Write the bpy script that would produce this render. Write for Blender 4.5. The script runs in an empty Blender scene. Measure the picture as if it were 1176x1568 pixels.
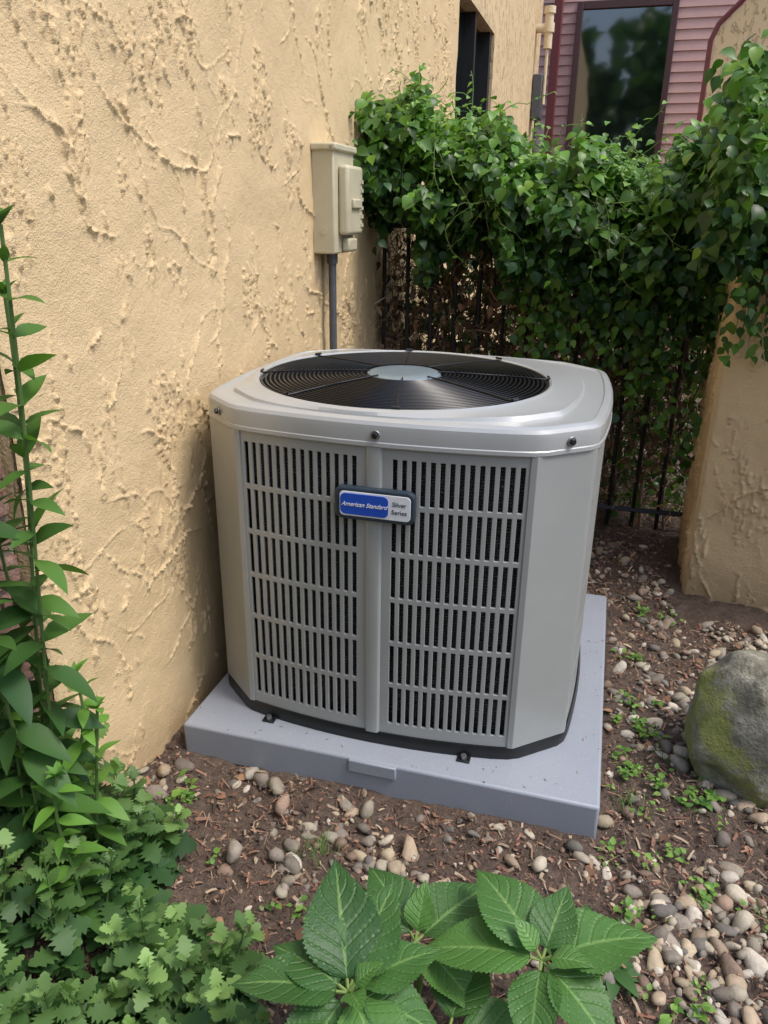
import bpy, math, numpy as np
from mathutils import Matrix, Vector
rng=np.random.default_rng(7)
S=bpy.context.scene
COL=S.collection
# ------------------------------------------------------------ helpers
def empty(name,loc=(0,0,0)):
    o=bpy.data.objects.new(name,None); COL.objects.link(o); o.location=loc; o.empty_display_size=.1; return o
def link(me,name,mat=None,parent=None,smooth=None):
    o=bpy.data.objects.new(name,me); COL.objects.link(o)
    if mat: me.materials.append(mat)
    if parent: o.parent=parent
    if smooth is not None:
        me.shade_smooth()
        if smooth<179: me.set_sharp_from_angle(angle=math.radians(smooth))
    return o
def fastmesh(name,V,F,mat=None,parent=None,smooth=None,col=None,luv=None):
    me=bpy.data.meshes.new(name); V=np.asarray(V,np.float32); F=np.asarray(F,np.int32)
    me.vertices.add(len(V)); me.vertices.foreach_set('co',V.ravel())
    k=F.shape[1]; me.loops.add(F.size); me.loops.foreach_set('vertex_index',F.ravel())
    me.polygons.add(len(F)); me.polygons.foreach_set('loop_start',np.arange(0,F.size,k,dtype=np.int32))
    me.update(calc_edges=True)
    for nm,c in (('Col',col),('LUV',luv)):
        if c is not None:
            a=me.color_attributes.new(nm,'FLOAT_COLOR','POINT')
            cc=np.ones((len(V),4),np.float32); cc[:,:3]=c; a.data.foreach_set('color',cc.ravel())
    return link(me,name,mat,parent,smooth)
def pymesh(name,V,F,mat=None,parent=None,smooth=None):
    me=bpy.data.meshes.new(name); me.from_pydata([tuple(map(float,v)) for v in V],[],[tuple(int(i) for i in f) for f in F]); me.update()
    return link(me,name,mat,parent,smooth)
def box(name,x0,x1,y0,y1,z0,z1,mat,parent=None,bev=0,seg=2):
    V=[(x0,y0,z0),(x1,y0,z0),(x1,y1,z0),(x0,y1,z0),(x0,y0,z1),(x1,y0,z1),(x1,y1,z1),(x0,y1,z1)]
    F=[(0,3,2,1),(4,5,6,7),(0,1,5,4),(1,2,6,5),(2,3,7,6),(3,0,4,7)]
    o=pymesh(name,V,F,mat,parent)
    if bev:
        m=o.modifiers.new('b','BEVEL'); m.width=bev; m.segments=seg
        o.data.shade_smooth(); o.data.set_sharp_from_angle(angle=math.radians(40))
    return o
def grid_faces(n,m,closed=False):
    i,j=np.meshgrid(np.arange(n-1),np.arange(m if closed else m-1),indexing='ij'); j2=(j+1)%m
    return np.stack([i*m+j,i*m+j2,(i+1)*m+j2,(i+1)*m+j],-1).reshape(-1,4)
class Tubes:
    def __init__(s): s.V=[];s.F=[];s.C=[];s.n=0
    def add(s,P,r,closed=False,sides=6,col=(1,1,1)):
        P=np.asarray(P,float); n=len(P)
        T=np.roll(P,-1,0)-np.roll(P,1,0) if closed else np.gradient(P,axis=0)
        T/=np.linalg.norm(T,axis=1)[:,None]+1e-9
        up=np.array([0,0,1.]) if closed else np.array([.83,.53,.17])
        A=np.cross(T,up);A/=np.linalg.norm(A,axis=1)[:,None]+1e-9;B=np.cross(T,A)
        a=np.linspace(0,2*math.pi,sides,endpoint=False)
        r=np.broadcast_to(np.asarray(r,float),(n,))
        V=P[:,None]+r[:,None,None]*(np.cos(a)[None,:,None]*A[:,None]+np.sin(a)[None,:,None]*B[:,None])
        F=grid_faces(n,sides,True)
        if closed:
            j=np.arange(sides);j2=(j+1)%sides;b=(n-1)*sides
            F=np.concatenate([F,np.stack([b+j,b+j2,j2,j],-1)])
        s.V.append(V.reshape(-1,3));s.F.append(F+s.n);s.C.append(np.tile(col,(n*sides,1)));s.n+=n*sides
    def make(s,name,mat,parent=None):
        return fastmesh(name,np.concatenate(s.V),np.concatenate(s.F),mat,parent,60,col=np.concatenate(s.C))
def cyl(name,c,r,h,mat,parent=None,axis='z',seg=32,bev=0):
    a=np.linspace(0,2*math.pi,seg,endpoint=False); V=[]
    for t in (-h/2,h/2):
        for q in a:
            p=(r*math.cos(q),r*math.sin(q),t)
            if axis=='y': p=(p[0],p[2],p[1])
            if axis=='x': p=(p[2],p[0],p[1])
            V.append((c[0]+p[0],c[1]+p[1],c[2]+p[2]))
    F=[list(range(seg))[::-1],list(range(seg,2*seg))]+[(i,(i+1)%seg,seg+(i+1)%seg,seg+i) for i in range(seg)]
    o=pymesh(name,V,F,mat,parent)
    if bev: m=o.modifiers.new('b','BEVEL'); m.width=bev; m.segments=2; m.limit_method='ANGLE'
    o.data.shade_smooth(); o.data.set_sharp_from_angle(angle=math.radians(40)); return o
def field(n,m,ln,lm,seed):
    g=np.random.default_rng(seed).standard_normal((n,m)); f=np.fft.rfft2(g)
    kx=np.fft.fftfreq(n)[:,None];ky=np.fft.rfftfreq(m)[None]
    f*=np.exp(-2*(math.pi**2)*((kx*ln)**2+(ky*lm)**2)); g=np.fft.irfft2(f,(n,m)); g-=g.mean(); return g/g.std()
def sst(x,a,b): q=np.clip((x-a)/(b-a),0,1); return q*q*(3-2*q)
# ------------------------------------------------------------ materials
class N:
    def __init__(s,name):
        s.m=bpy.data.materials.new(name); s.m.use_nodes=True; s.t=s.m.node_tree; s.b=s.t.nodes['Principled BSDF']; s.out=s.t.nodes['Material Output']
    def n(s,ty,**k):
        x=s.t.nodes.new(ty)
        for a,v in k.items():
            if a in x.inputs: x.inputs[a].default_value=v
            else: setattr(x,a,v)
        return x
    def l(s,a,b): s.t.links.new(a,b)
    def coord(s): return s.n('ShaderNodeTexCoord').outputs['Object']
    def noise(s,scale,detail=3,rough=.6,vec=None):
        x=s.n('ShaderNodeTexNoise'); x.inputs['Scale'].default_value=scale; x.inputs['Detail'].default_value=detail; x.inputs['Roughness'].default_value=rough
        s.l(vec or s.coord(),x.inputs['Vector']); return x.outputs['Fac']
    def ramp(s,fac,stops):
        x=s.n('ShaderNodeValToRGB'); e=x.color_ramp.elements
        e[0].position,e[0].color=stops[0][0],(*stops[0][1],1); e[1].position,e[1].color=stops[-1][0],(*stops[-1][1],1)
        for p,c in stops[1:-1]:
            q=e.new(p); q.color=(*c,1)
        s.l(fac,x.inputs['Fac']); return x.outputs['Color']
    def mix(s,fac,a,b,mode='MIX'):
        x=s.n('ShaderNodeMix',data_type='RGBA',blend_type=mode)
        for sock,v in ((x.inputs['Factor'],fac),(x.inputs['A'],a),(x.inputs['B'],b)):
            if hasattr(v,'is_linked'): s.l(v,sock)
            elif isinstance(v,(int,float)): sock.default_value=v
            else: sock.default_value=(*v,1)
        return x.outputs['Result']
    def math(s,op,a,b=0.):
        x=s.n('ShaderNodeMath',operation=op)
        for i,v in enumerate((a,b)):
            if hasattr(v,'is_linked'): s.l(v,x.inputs[i])
            else: x.inputs[i].default_value=v
        return x.outputs[0]
    def bump(s,h,dist,strength=1.):
        x=s.n('ShaderNodeBump'); x.inputs['Distance'].default_value=dist; x.inputs['Strength'].default_value=strength
        s.l(h,x.inputs['Height']); s.l(x.outputs['Normal'],s.b.inputs['Normal']); return x
    def set(s,**k):
        for a,v in k.items():
            a=a.replace('_',' '); i=s.b.inputs[a]
            if hasattr(v,'is_linked'): s.l(v,i)
            else: i.default_value=(*v,1) if isinstance(v,tuple) else v
        return s
def simple(name,c,rough=.5,metal=0,var=.12,scale=30,coat=0,bump=0):
    n=N(name); f=n.noise(scale)
    lo=tuple(x*(1-var) for x in c); hi=tuple(min(1,x*(1+var)) for x in c)
    n.set(Base_Color=n.ramp(f,[(.3,lo),(.7,hi)]),Roughness=rough,Metallic=metal)
    if coat: n.set(Coat_Weight=coat,Coat_Roughness=.15)
    if bump: n.bump(n.noise(scale*8),bump)
    return n.m
YEL=(.69,.525,.305)
def stucco(name,base=YEL):
    n=N(name); c=n.coord()
    a=n.noise(1.3,4,.6,c); b=n.noise(14,4,.7,c); g=n.noise(260,2,.6,c); g2=n.noise(90,3,.65,c)
    col=n.mix(n.math('MULTIPLY',a,.9),tuple(x*.92 for x in base),tuple(min(1,x*1.07) for x in base))
    col=n.mix(n.math('MULTIPLY',b,.35),col,(base[0]*.88,base[1]*.83,base[2]*.76))
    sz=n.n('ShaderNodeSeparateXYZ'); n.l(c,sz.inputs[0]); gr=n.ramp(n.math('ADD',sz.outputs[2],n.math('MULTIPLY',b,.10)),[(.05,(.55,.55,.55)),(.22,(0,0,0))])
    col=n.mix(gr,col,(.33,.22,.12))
    n.set(Base_Color=col,Roughness=.85); n.b.inputs['Specular IOR Level'].default_value=.25
    h=n.math('ADD',g,n.math('MULTIPLY',g2,.9)); n.bump(h,.0028,.85); return n.m
def stucco_far():
    n=N('stucco_far'); c=n.coord(); base=YEL
    mp=n.n('ShaderNodeMapping'); mp.inputs['Scale'].default_value=(1,1,.45); n.l(c,mp.inputs['Vector'])
    b=n.noise(22,5,.7,mp.outputs[0]); g=n.noise(110,2,.6,c)
    st=n.ramp(b,[(.55,(0,0,0)),(.6,(1,1,1))])
    col=n.mix(n.noise(1.5,3,.6,c),tuple(x*.9 for x in base),tuple(x*1.05 for x in base)); n.set(Base_Color=col,Roughness=.85)
    n.bump(n.math('ADD',st,n.math('MULTIPLY',g,.4)),.009,1.); return n.m
def leafmat(name,rough=.42,trans=.25,vein=False):
    n=N(name); at=n.n('ShaderNodeAttribute',attribute_name='Col'); c=at.outputs['Color']
    if vein:
        v=n.noise(60,2,.6); c=n.mix(n.math('MULTIPLY',v,.35),c,n.mix(1.,c,(.6,.65,.5),'MULTIPLY'))
        lu=n.n('ShaderNodeAttribute',attribute_name='LUV'); sp=n.n('ShaderNodeSeparateColor'); n.l(lu.outputs['Color'],sp.inputs[0])
        s_=n.math('ABSOLUTE',n.math('SUBTRACT',sp.outputs[0],.5)); t_=sp.outputs[1]
        ph=n.math('FRACT',n.math('MULTIPLY',n.math('SUBTRACT',t_,n.math('MULTIPLY',s_,.62)),7.))
        vv=n.math('ABSOLUTE',n.math('SUBTRACT',ph,.5))
        side=n.ramp(vv,[(.0,(1,1,1)),(.075,(0,0,0))]); mid=n.ramp(s_,[(.014,(1,1,1)),(.035,(0,0,0))])
        c=n.mix(n.math('ADD',n.math('MULTIPLY',side,.28),n.math('MULTIPLY',mid,.55)),c,(.24,.40,.12))
        qu=n.ramp(vv,[(.0,(0,0,0)),(.16,(1,1,1))]); fine=n.noise(120,4,.65)
        n.bump(n.math('ADD',n.math('MULTIPLY',qu,.55),n.math('MULTIPLY',fine,.9)),.0022,.9)
    n.set(Base_Color=c,Roughness=rough); n.b.inputs['Specular IOR Level'].default_value=.45
    tr=n.n('ShaderNodeBsdfTranslucent'); n.l(n.mix(1.,c,(1.3,1.5,.6),'MULTIPLY'),tr.inputs['Color'])
    mx=n.n('ShaderNodeMixShader'); mx.inputs[0].default_value=trans; n.l(n.b.outputs[0],mx.inputs[1]); n.l(tr.outputs[0],mx.inputs[2]); n.l(mx.outputs[0],n.out.inputs[0]); return n.m
def colmat(name,rough=.85,sc=80,bump=.002,lo=.6,tex=True):
    n=N(name); at=n.n('ShaderNodeAttribute',attribute_name='Col')
    if tex:
        f=n.noise(sc,3,.65)
        c=n.mix(f,n.mix(1.,at.outputs['Color'],(lo,lo,lo),'MULTIPLY'),n.mix(1.,at.outputs['Color'],(1.3,1.3,1.3),'MULTIPLY')); n.bump(f,bump,.7)
    else: c=at.outputs['Color']
    n.set(Base_Color=c,Roughness=rough); return n.m
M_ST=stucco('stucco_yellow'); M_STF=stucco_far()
M_LEAF=leafmat('vine_leaf',.40,.28); M_LEAF2=leafmat('soft_leaf',.55,.3); M_HYD=leafmat('hydrangea_leaf',.40,.20,True)
M_TWIG=colmat('twig_bark',.9,tex=False); M_STONE=colmat('pebble_stone',.85,55,.004,.55); M_CHIP=colmat('mulch_chip',.9,tex=False)
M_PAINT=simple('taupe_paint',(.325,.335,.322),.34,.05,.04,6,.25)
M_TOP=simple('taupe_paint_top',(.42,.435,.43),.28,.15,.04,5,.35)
M_BLACK=simple('black_plastic',(.010,.011,.012),.35)
M_WIRE=simple('black_wire',(.012,.013,.015),.3,0)
M_DARK=simple('dark_interior',(.008,.008,.008),.8)
M_HUB=simple('hub_grey_sky_tint',(.24,.30,.335),.28,.3,.08,20)  # blue of the reflected sky is put into the grey base colour
M_BOX=simple('beige_enamel',(.52,.475,.33),.45,0,.08,12)
M_COND=simple('conduit_grey',(.085,.09,.10),.5)
M_IRON=simple('iron_black',(.008,.008,.009),.5)
M_BURG=simple('burgundy_trim',(.15,.03,.03),.5); M_FR=simple('window_frame_brown',(.07,.03,.028),.45)
M_DKFR=simple('window_frame_dark',(.02,.02,.022),.4)
M_PVC=simple('pipe_cream',(.74,.61,.40),.4); M_METAL=simple('screw_metal',(.35,.35,.36),.35,.9)
M_SIL=simple('badge_silver',(.76,.78,.80),.4,0); M_BLUE=simple('badge_blue',(.010,.075,.48),.3,0,.03,5,.3); M_WHITE=simple('white_print',(.88,.88,.88),.5,0,.02)
M_NAVY=simple('badge_frame',(.030,.045,.062),.35)
def glass():
    n=N('dark_glass'); n.set(Base_Color=(.006,.009,.008),Roughness=.04); n.b.inputs['Specular IOR Level'].default_value=1.; n.b.inputs['IOR'].default_value=1.8
    n.bump(n.noise(1.2,2),.01,.25); return n.m
M_GLASS=glass()
def padmat():
    n=N('pad_composite'); c=n.coord(); f=n.noise(240,2,.7,c); g=n.noise(9,4,.6,c)
    col=n.mix(n.math('MULTIPLY',g,.6),(.275,.30,.345),(.325,.35,.395)); col=n.mix(n.ramp(f,[(.60,(0,0,0)),(.74,(.7,.7,.7))]),col,(.42,.45,.49))
    col=n.mix(n.ramp(n.noise(4,4,.7,c),[(.60,(0,0,0)),(.85,(.5,.5,.5))]),col,(.22,.205,.18))
    n.set(Base_Color=col,Roughness=.42); n.bump(f,.0006,.6); return n.m
M_PAD=padmat()
def coilmat():
    n=N('coil_fins'); c=n.coord(); sx=n.n('ShaderNodeSeparateXYZ'); n.l(c,sx.inputs[0])
    w=n.math('ABSOLUTE',n.math('SINE',n.math('MULTIPLY',sx.outputs[2],420.)))
    sp=n.noise(380,2,.8,c); f=n.math('MULTIPLY',w,n.ramp(sp,[(.50,(0,0,0)),(.64,(1,1,1))]))
    n.set(Base_Color=n.mix(f,(.008,.009,.010),(.26,.27,.28)),Roughness=.5,Metallic=.2); return n.m
M_COIL=coilmat()
def soil():
    n=N('soil'); c=n.coord(); a=n.noise(3,4,.6,c); b=n.noise(45,5,.75,c); d=n.noise(190,3,.7,c)
    col=n.ramp(b,[(.3,(.045,.029,.021)),(.5,(.115,.074,.052)),(.7,(.20,.14,.10))])
    col=n.mix(n.math('MULTIPLY',a,.6),col,(.13,.10,.08)); col=n.mix(n.ramp(d,[(.58,(0,0,0)),(.72,(.7,.7,.7))]),col,(.26,.20,.15))
    n.set(Base_Color=col,Roughness=.95); n.bump(n.math('ADD',b,n.math('MULTIPLY',d,.5)),.016,1.); return n.m
M_SOIL=soil()
def rockmat():
    n=N('mossy_rock'); c=n.coord(); b=n.noise(20,6,.72,c); d=n.noise(120,3,.7,c)
    col=n.ramp(b,[(.34,(.13,.125,.09)),(.5,(.27,.26,.19)),(.64,(.44,.425,.34))]); col=n.mix(n.math('MULTIPLY',d,.45),col,(.13,.115,.09))
    ms=n.ramp(n.noise(6.,6,.72,c),[(.49,(0,0,0)),(.58,(.8,.8,.8))]); col=n.mix(ms,col,(.24,.27,.05))
    n.set(Base_Color=col,Roughness=.88); n.bump(n.math('ADD',b,n.math('MULTIPLY',d,.4)),.016,1.); return n.m
def brickmat():
    n=N('brick_red'); c=n.coord(); col=n.ramp(n.noise(30,5,.7,c),[(.3,(.13,.07,.05)),(.5,(.24,.13,.095)),(.7,(.36,.25,.20))]); n.set(Base_Color=col,Roughness=.9); n.bump(n.noise(90,4),.006,.9); return n.m
M_BRICK=brickmat(); M_MORT=simple('mortar',(.24,.21,.17),.95,0,.2,60)
M_PINK=simple('siding_mauve',(.56,.35,.315),.6,0,.08,4)

# ------------------------------------------------------------ camera
t,r,th=.3741,.0138,.2736
F=np.array([-math.sin(th)*math.cos(t),math.cos(th)*math.cos(t),-math.sin(t)])
R=np.array([math.cos(th),math.sin(th),0]); D=np.cross(F,R)
R2=R*math.cos(r)-D*math.sin(r); D2=R*math.sin(r)+D*math.cos(r)
cam=bpy.data.cameras.new('camera'); co=bpy.data.objects.new('camera',cam); COL.objects.link(co)
mw=Matrix.Identity(4)
for i in range(3): mw[i][0]=R2[i]; mw[i][1]=-D2[i]; mw[i][2]=-F[i]
mw[0][3],mw[1][3],mw[2][3]=.451,-1.962,1.3238
co.matrix_world=mw; cam.sensor_fit='VERTICAL'; cam.sensor_height=36; cam.sensor_width=27; cam.lens=.9967*1178/1568*36; cam.clip_start=.02; cam.clip_end=800
S.camera=co
# ------------------------------------------------------------ light
w=bpy.data.worlds.new('World'); S.world=w; w.use_nodes=True; bg=w.node_tree.nodes['Background']
sky=w.node_tree.nodes.new('ShaderNodeTexSky'); sky.sky_type='NISHITA'; sky.sun_disc=False
L=Vector((.60,-.10,1.05)).normalized()
sky.sun_elevation=math.asin(L.z); sky.sun_rotation=math.atan2(L.x,L.y); sky.air_density=1.; sky.dust_density=3.; sky.ozone_density=1.
w.node_tree.links.new(sky.outputs[0],bg.inputs[0]); bg.inputs[1].default_value=.25
sl=bpy.data.lights.new('sun','SUN'); sl.energy=2.1; sl.angle=math.radians(17); sl.color=(1,.975,.94); so=bpy.data.objects.new('sun',sl); COL.objects.link(so)
so.rotation_euler=L.to_track_quat('Z','Y').to_euler()
S.view_settings.view_transform='Standard'; S.view_settings.look='None'; S.view_settings.exposure=0

# ------------------------------------------------------------ ground
def axis(lo,hi,step,far):
    c=np.arange(lo,hi,step); g=[];s=step;p=hi
    while p<far: g.append(p); s*=1.5; p+=s
    g.append(far); h=[];s=step;p=lo-step
    while p>-far: h.append(p); s*=1.5; p-=s
    h.append(-far); return np.concatenate([np.array(h[::-1]),c,np.array(g)])
gx=axis(-.75,1.9,.010,300.);gy=axis(-1.7,2.2,.010,300.)
Fz=field(len(gx),len(gy),2.0,2.0,3)*.004+field(len(gx),len(gy),8,8,4)*.007+field(len(gx),len(gy),.9,.9,5)*.0026
def gbase(x,y):
    return .19*np.exp(-(((x+.66)/.26)**2+((y+1.05)/.30)**2)) -.004+0*x
GX,GY=np.meshgrid(gx,gy,indexing='ij')
nearm=np.exp(-np.maximum(0,np.maximum(np.abs(GX-.5)-1.6,np.abs(GY)-2.2))*3)
under=((GX>-.5)&(GX<.57)&(GY>-.53)&(GY<.57))
GZ=gbase(GX,GY)+Fz*nearm; GZ=np.where(under,np.minimum(GZ,-.004),GZ)
fastmesh('ground',np.stack([GX,GY,GZ],-1).reshape(-1,3),grid_faces(len(gx),len(gy))[:,::-1],M_SOIL,None,180)
def gz(x,y):
    i=np.clip(np.searchsorted(gx,x),0,len(gx)-1);j=np.clip(np.searchsorted(gy,y),0,len(gy)-1); return GZ[i,j]
# ------------------------------------------------------------ scatter
def axes_from(n,d):
    n=n/np.linalg.norm(n,axis=1)[:,None]; d=d-(d*n).sum(1)[:,None]*n; d/=np.linalg.norm(d,axis=1)[:,None]+1e-9
    return np.cross(d,n),d,n
def scatter(name,tmpl,pos,ax,scale,col,mat,parent=None,smooth=180,luv=None):
    tv,tf=tmpl; X,Y,Z=ax; scale=np.asarray(scale,float)
    if scale.ndim==1: scale=np.repeat(scale[:,None],3,1)
    V=pos[:,None]+(tv[None,:,0,None]*scale[:,None,0,None])*X[:,None]+(tv[None,:,1,None]*scale[:,None,1,None])*Y[:,None]+(tv[None,:,2,None]*scale[:,None,2,None])*Z[:,None]
    F=tf[None]+np.arange(len(pos))[:,None,None]*len(tv)
    C=np.repeat(col,len(tv),0); lv=np.tile(luv,(len(pos),1)) if luv is not None else None
    return fastmesh(name,V.reshape(-1,3),F.reshape(-1,tf.shape[1]),mat,parent,smooth,col=C,luv=lv)
def leaf_t(widths,ns=(-1,0,1),fold=.25,droop=.3,wav=0):
    n=len(widths); V=[];U=[]
    for i,wd in enumerate(widths):
        tt=i/(n-1)
        for s in ns:
            V.append((s*wd,tt-abs(s)*wd*.12,abs(s)*wd*fold-droop*tt*tt+wav*math.sin(tt*9+s*2)*abs(s))); U.append((s*.5+.5,tt,0))
    return (np.array(V),grid_faces(n,len(ns))),np.array(U)
OV,_=leaf_t([.02,.25,.36,.36,.27,.13,.0])
LAN,_=leaf_t([.02,.10,.15,.15,.12,.07,0],fold=.35,droop=.35)
MUM,_=leaf_t([.04,.05,.20,.12,.40,.24,.46,.24,.38,.18,.20,.05],fold=.12,droop=.25,wav=.02)
tt=np.linspace(0,1,49); wv=.37*np.sin(np.pi*tt**.80)**.9*(1-.25*tt**3); wv=np.nan_to_num(wv); wv[2::2]*=.93; wv[0]=.01; wv[-1]=0
HYD,HUV=leaf_t(list(wv),(-1,-.75,-.5,-.25,0,.25,.5,.75,1),fold=.20,droop=.30,wav=.020)
def rnd(n,lo,hi): return rng.uniform(lo,hi,n)
def lerpc(a,b,t): return np.array(a)[None]*(1-t[:,None])+np.array(b)[None]*t[:,None]
import bmesh
def ico(sub,seed=0,amp=.0):
    bm=bmesh.new(); bmesh.ops.create_icosphere(bm,subdivisions=sub,radius=1); V=np.array([v.co[:] for v in bm.verts]); Fc=np.array([[v.index for v in f.verts] for f in bm.faces]); bm.free()
    if amp:
        g=np.random.default_rng(seed)
        for k in range(6):
            d=g.standard_normal(3);d/=np.linalg.norm(d); V=V*(1+amp*np.sin(V@d*g.uniform(2,4)+g.uniform(0,6)))[:,None]
        for k in range(4):
            d=g.standard_normal(3);d/=np.linalg.norm(d); q=V@d; V=V-np.maximum(q-g.uniform(.6,.85),0)[:,None]*d*.8
    return V,Fc
def okground(x,y):
    u=(x>-.50)&(x<.575)&(y>-.53)&(y<.57); wl=(x<-.535)&(y>-.88); pil=(x>.80)&(y>.62)&(y<1.5); return ~(u|wl|pil)
stone=empty('gravel')
pc=np.array([(.38,.33,.25),(.47,.41,.31),(.28,.24,.19),(.22,.185,.15),(.38,.29,.20),(.55,.49,.40),(.19,.17,.145),(.29,.20,.145),(.42,.34,.23)])
for k in range(8):
    n=2500; x=rnd(n,-.55,1.75); y=rnd(n,-1.25,1.3)
    dens=.25+.50*np.clip((x-.5)/.25,0,1)*(y<.6)+.36*np.exp(-((y+.78)/.15)**2)*(x>-.1)+.26*np.exp(-((y+.68)/.1)**2)-.10*(y<-.95)*(x<.5)+.12*(y>.6)
    dens*=.55+.75*np.clip(np.sin(x*9+1)*np.cos(y*8)+.5*np.sin(x*23+y*19),-.45,1)
    m=okground(x,y)&(rng.random(n)<dens*.62); x=x[m];y=y[m];n=len(x)
    s=.0065+.0165*rng.random(n)**1.9; s=np.where(rng.random(n)<.30,s*.6,s)
    nn=np.stack([rnd(n,-.6,.6),rnd(n,-.6,.6),np.ones(n)],1); dd=rng.standard_normal((n,3))
    sc=np.stack([s*rnd(n,.75,1.05),s*rnd(n,1.,1.5),s*rnd(n,.5,.85)],1)
    scatter('pebbles_%d'%k,ico(2,k,.11),np.stack([x,y,gz(x,y)+sc[:,2]*rnd(n,-.1,.7)+.002],1),axes_from(nn,dd),sc,pc[rng.integers(0,len(pc),n)]*rnd(n,.65,1.2)[:,None],M_STONE,stone)
n=52000; x=rnd(n,-.75,1.6); y=rnd(n,-1.3,1.9); m=okground(x,y); x=x[m];y=y[m];n=len(x)
chipV,chipF=np.array([(-.5,-.5,0),(.5,-.5,0),(.5,0,.25),(-.5,0,.25),(.5,.5,.0),(-.5,.5,.0)]),np.array([(0,1,2,3),(3,2,4,5)])
nn=np.stack([rnd(n,-.7,.7),rnd(n,-.7,.7),np.ones(n)],1); L_=.006+.030*rng.random(n)**2.6; W_=.0009+.0065*rng.random(n)**2.2
cc=np.array([(.19,.11,.072),(.27,.17,.11),(.09,.060,.045),(.38,.29,.20),(.24,.115,.075),(.06,.043,.035),(.30,.165,.105)])
scatter('mulch',(chipV,chipF),np.stack([x,y,gz(x,y)+rnd(n,.000,.012)],1),axes_from(nn,rng.standard_normal((n,3))),np.stack([W_,L_,W_],1),cc[rng.integers(0,7,n)]*rnd(n,.7,1.2)[:,None],M_CHIP,None,None)
n=45; x=rnd(n,-.48,.55); y=np.where(rng.random(n)<.6,rnd(n,-.51,-.44),rnd(n,-.51,.5)); x=np.where(y>-.44,rnd(n,.50,.555),x)
scatter('pad_debris',(chipV,chipF),np.stack([x,y,np.full(n,.082)],1),axes_from(np.stack([0*x,0*x,1+0*x],1)+rng.normal(0,.1,(n,3)),rng.standard_normal((n,3))),np.stack([rnd(n,.001,.0025),rnd(n,.003,.011),rnd(n,.001,.003)],1),cc[rng.integers(0,7,n)],M_CHIP,stone,None)
n=200; x=rnd(n,-.5,1.6);y=rnd(n,-1.2,1.2);m=okground(x,y);x=x[m];y=y[m];n=len(x)
scatter('dry_leaves',OV,np.stack([x,y,gz(x,y)+.009],1),axes_from(np.stack([rng.normal(0,.3,n),rng.normal(0,.3,n),np.ones(n)],1),rng.standard_normal((n,3))),rnd(n,.012,.034),lerpc((.12,.06,.035),(.36,.20,.11),rng.random(n)),M_CHIP,stone)

# ------------------------------------------------------------ stucco relief
def relief(n,m,res,seed,dens=1.):
    g=np.random.default_rng(seed)
    H=field(n,m,.06/res,.06/res,seed)*.0022
    mk=field(n,m,.028/res,.065/res,seed+1)+.35*field(n,m,.010/res,.02/res,seed+7)
    mask=sst(mk,.62,1.15)
    cr=field(n,m,.0026/res,.0125/res,seed+2)+.45*field(n,m,.0016/res,.0032/res,seed+3)
    H+=sst(cr,.45,.85)*mask*.0062
    H+=field(n,m,.009/res,.013/res,seed+6)*.00042
    H+=field(n,m,.0016/res,.0016/res,seed+5)*.00018
    crum=1+.55*field(n,m,.003/res,.005/res,seed+8)
    for k in range(int(n*m*res*res*64*dens)):
        u=g.random(); L0=g.uniform(.03,.10) if u<.58 else g.uniform(.14,.46)
        a=g.normal(math.radians(105),math.radians(24)) if g.random()<.64 else g.uniform(0,math.pi)
        curv=g.normal(0,3.2)*(.12/L0); c0=np.array([g.uniform(0,n*res),g.uniform(0,m*res)])
        K=int(max(14,L0/.008)); q=np.linspace(-.5,.5,K); ang=a+curv*q*L0*3+.30*np.sin(q*11+g.uniform(0,6))+.12*np.sin(q*37+g.uniform(0,6)); st=np.stack([np.cos(ang),np.sin(ang)],1)*L0/K
        P=np.cumsum(st,0); P+=c0-P.mean(0)
        lo=np.maximum(((P.min(0)-.04)/res).astype(int),0); hi=np.minimum(((P.max(0)+.04)/res).astype(int),[n,m])
        if (hi-lo).min()<3: continue
        I,J=np.meshgrid(np.arange(lo[0],hi[0])*res,np.arange(lo[1],hi[1])*res,indexing='ij')
        best=np.full(I.shape,1e9);k0=np.zeros(I.shape,int)
        for j in range(K):
            d2=(I-P[j,0])**2+(J-P[j,1])**2; b=d2<best; best[b]=d2[b]; k0[b]=j
        nx,ny_=-np.sin(ang)[k0],np.cos(ang)[k0]
        sg=(I-P[k0,0])*nx+(J-P[k0,1])*ny_
        tap=np.sin(np.pi*(k0+.5)/K)**.6; off=best-sg*sg; tap=tap*np.exp(-np.maximum(off,0)/.006**2)
        h=g.uniform(.004,.0105)*(1 if L0<.12 else .9)
        prof=np.where(sg>0,.34*np.exp(-sg/.012)+.66*np.exp(-(sg/.0034)**2),np.exp(-(sg/.0020)**2))
        H[lo[0]:hi[0],lo[1]:hi[1]]+=h*tap*prof*np.clip(crum[lo[0]:hi[0],lo[1]:hi[1]],.15,1.6)
    return H
XW=-.54
house=empty('stucco_house',(0,0,0))
res=.0034; y0,y1,z0,z1=-.876,2.98,-.15,2.50
ny=int((y1-y0)/res)+1;nz=int((z1-z0)/res)+1
ya=np.linspace(y0,y1,ny);za=np.linspace(z0,z1,nz); H=relief(ny,nz,res,11)
H[0,:]-=.006; H[1,:]-=.002
YA,ZA=np.meshgrid(ya,za,indexing='ij')
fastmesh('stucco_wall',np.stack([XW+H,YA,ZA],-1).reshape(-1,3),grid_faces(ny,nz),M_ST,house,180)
box('wall_core',XW-.25,XW-.014,y0+.003,2.98,-.2,2.5,M_STF,house)
box('wall_upper',XW-.25,XW,y0,7.36,2.5,4.2,M_STF,house)
box('wall_under_window',XW-.25,XW,2.98,4.3,-.2,1.3,M_STF,house)
box('wall_far',XW-.25,XW,4.3,7.36,-.2,2.5,M_STF,house)
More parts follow.
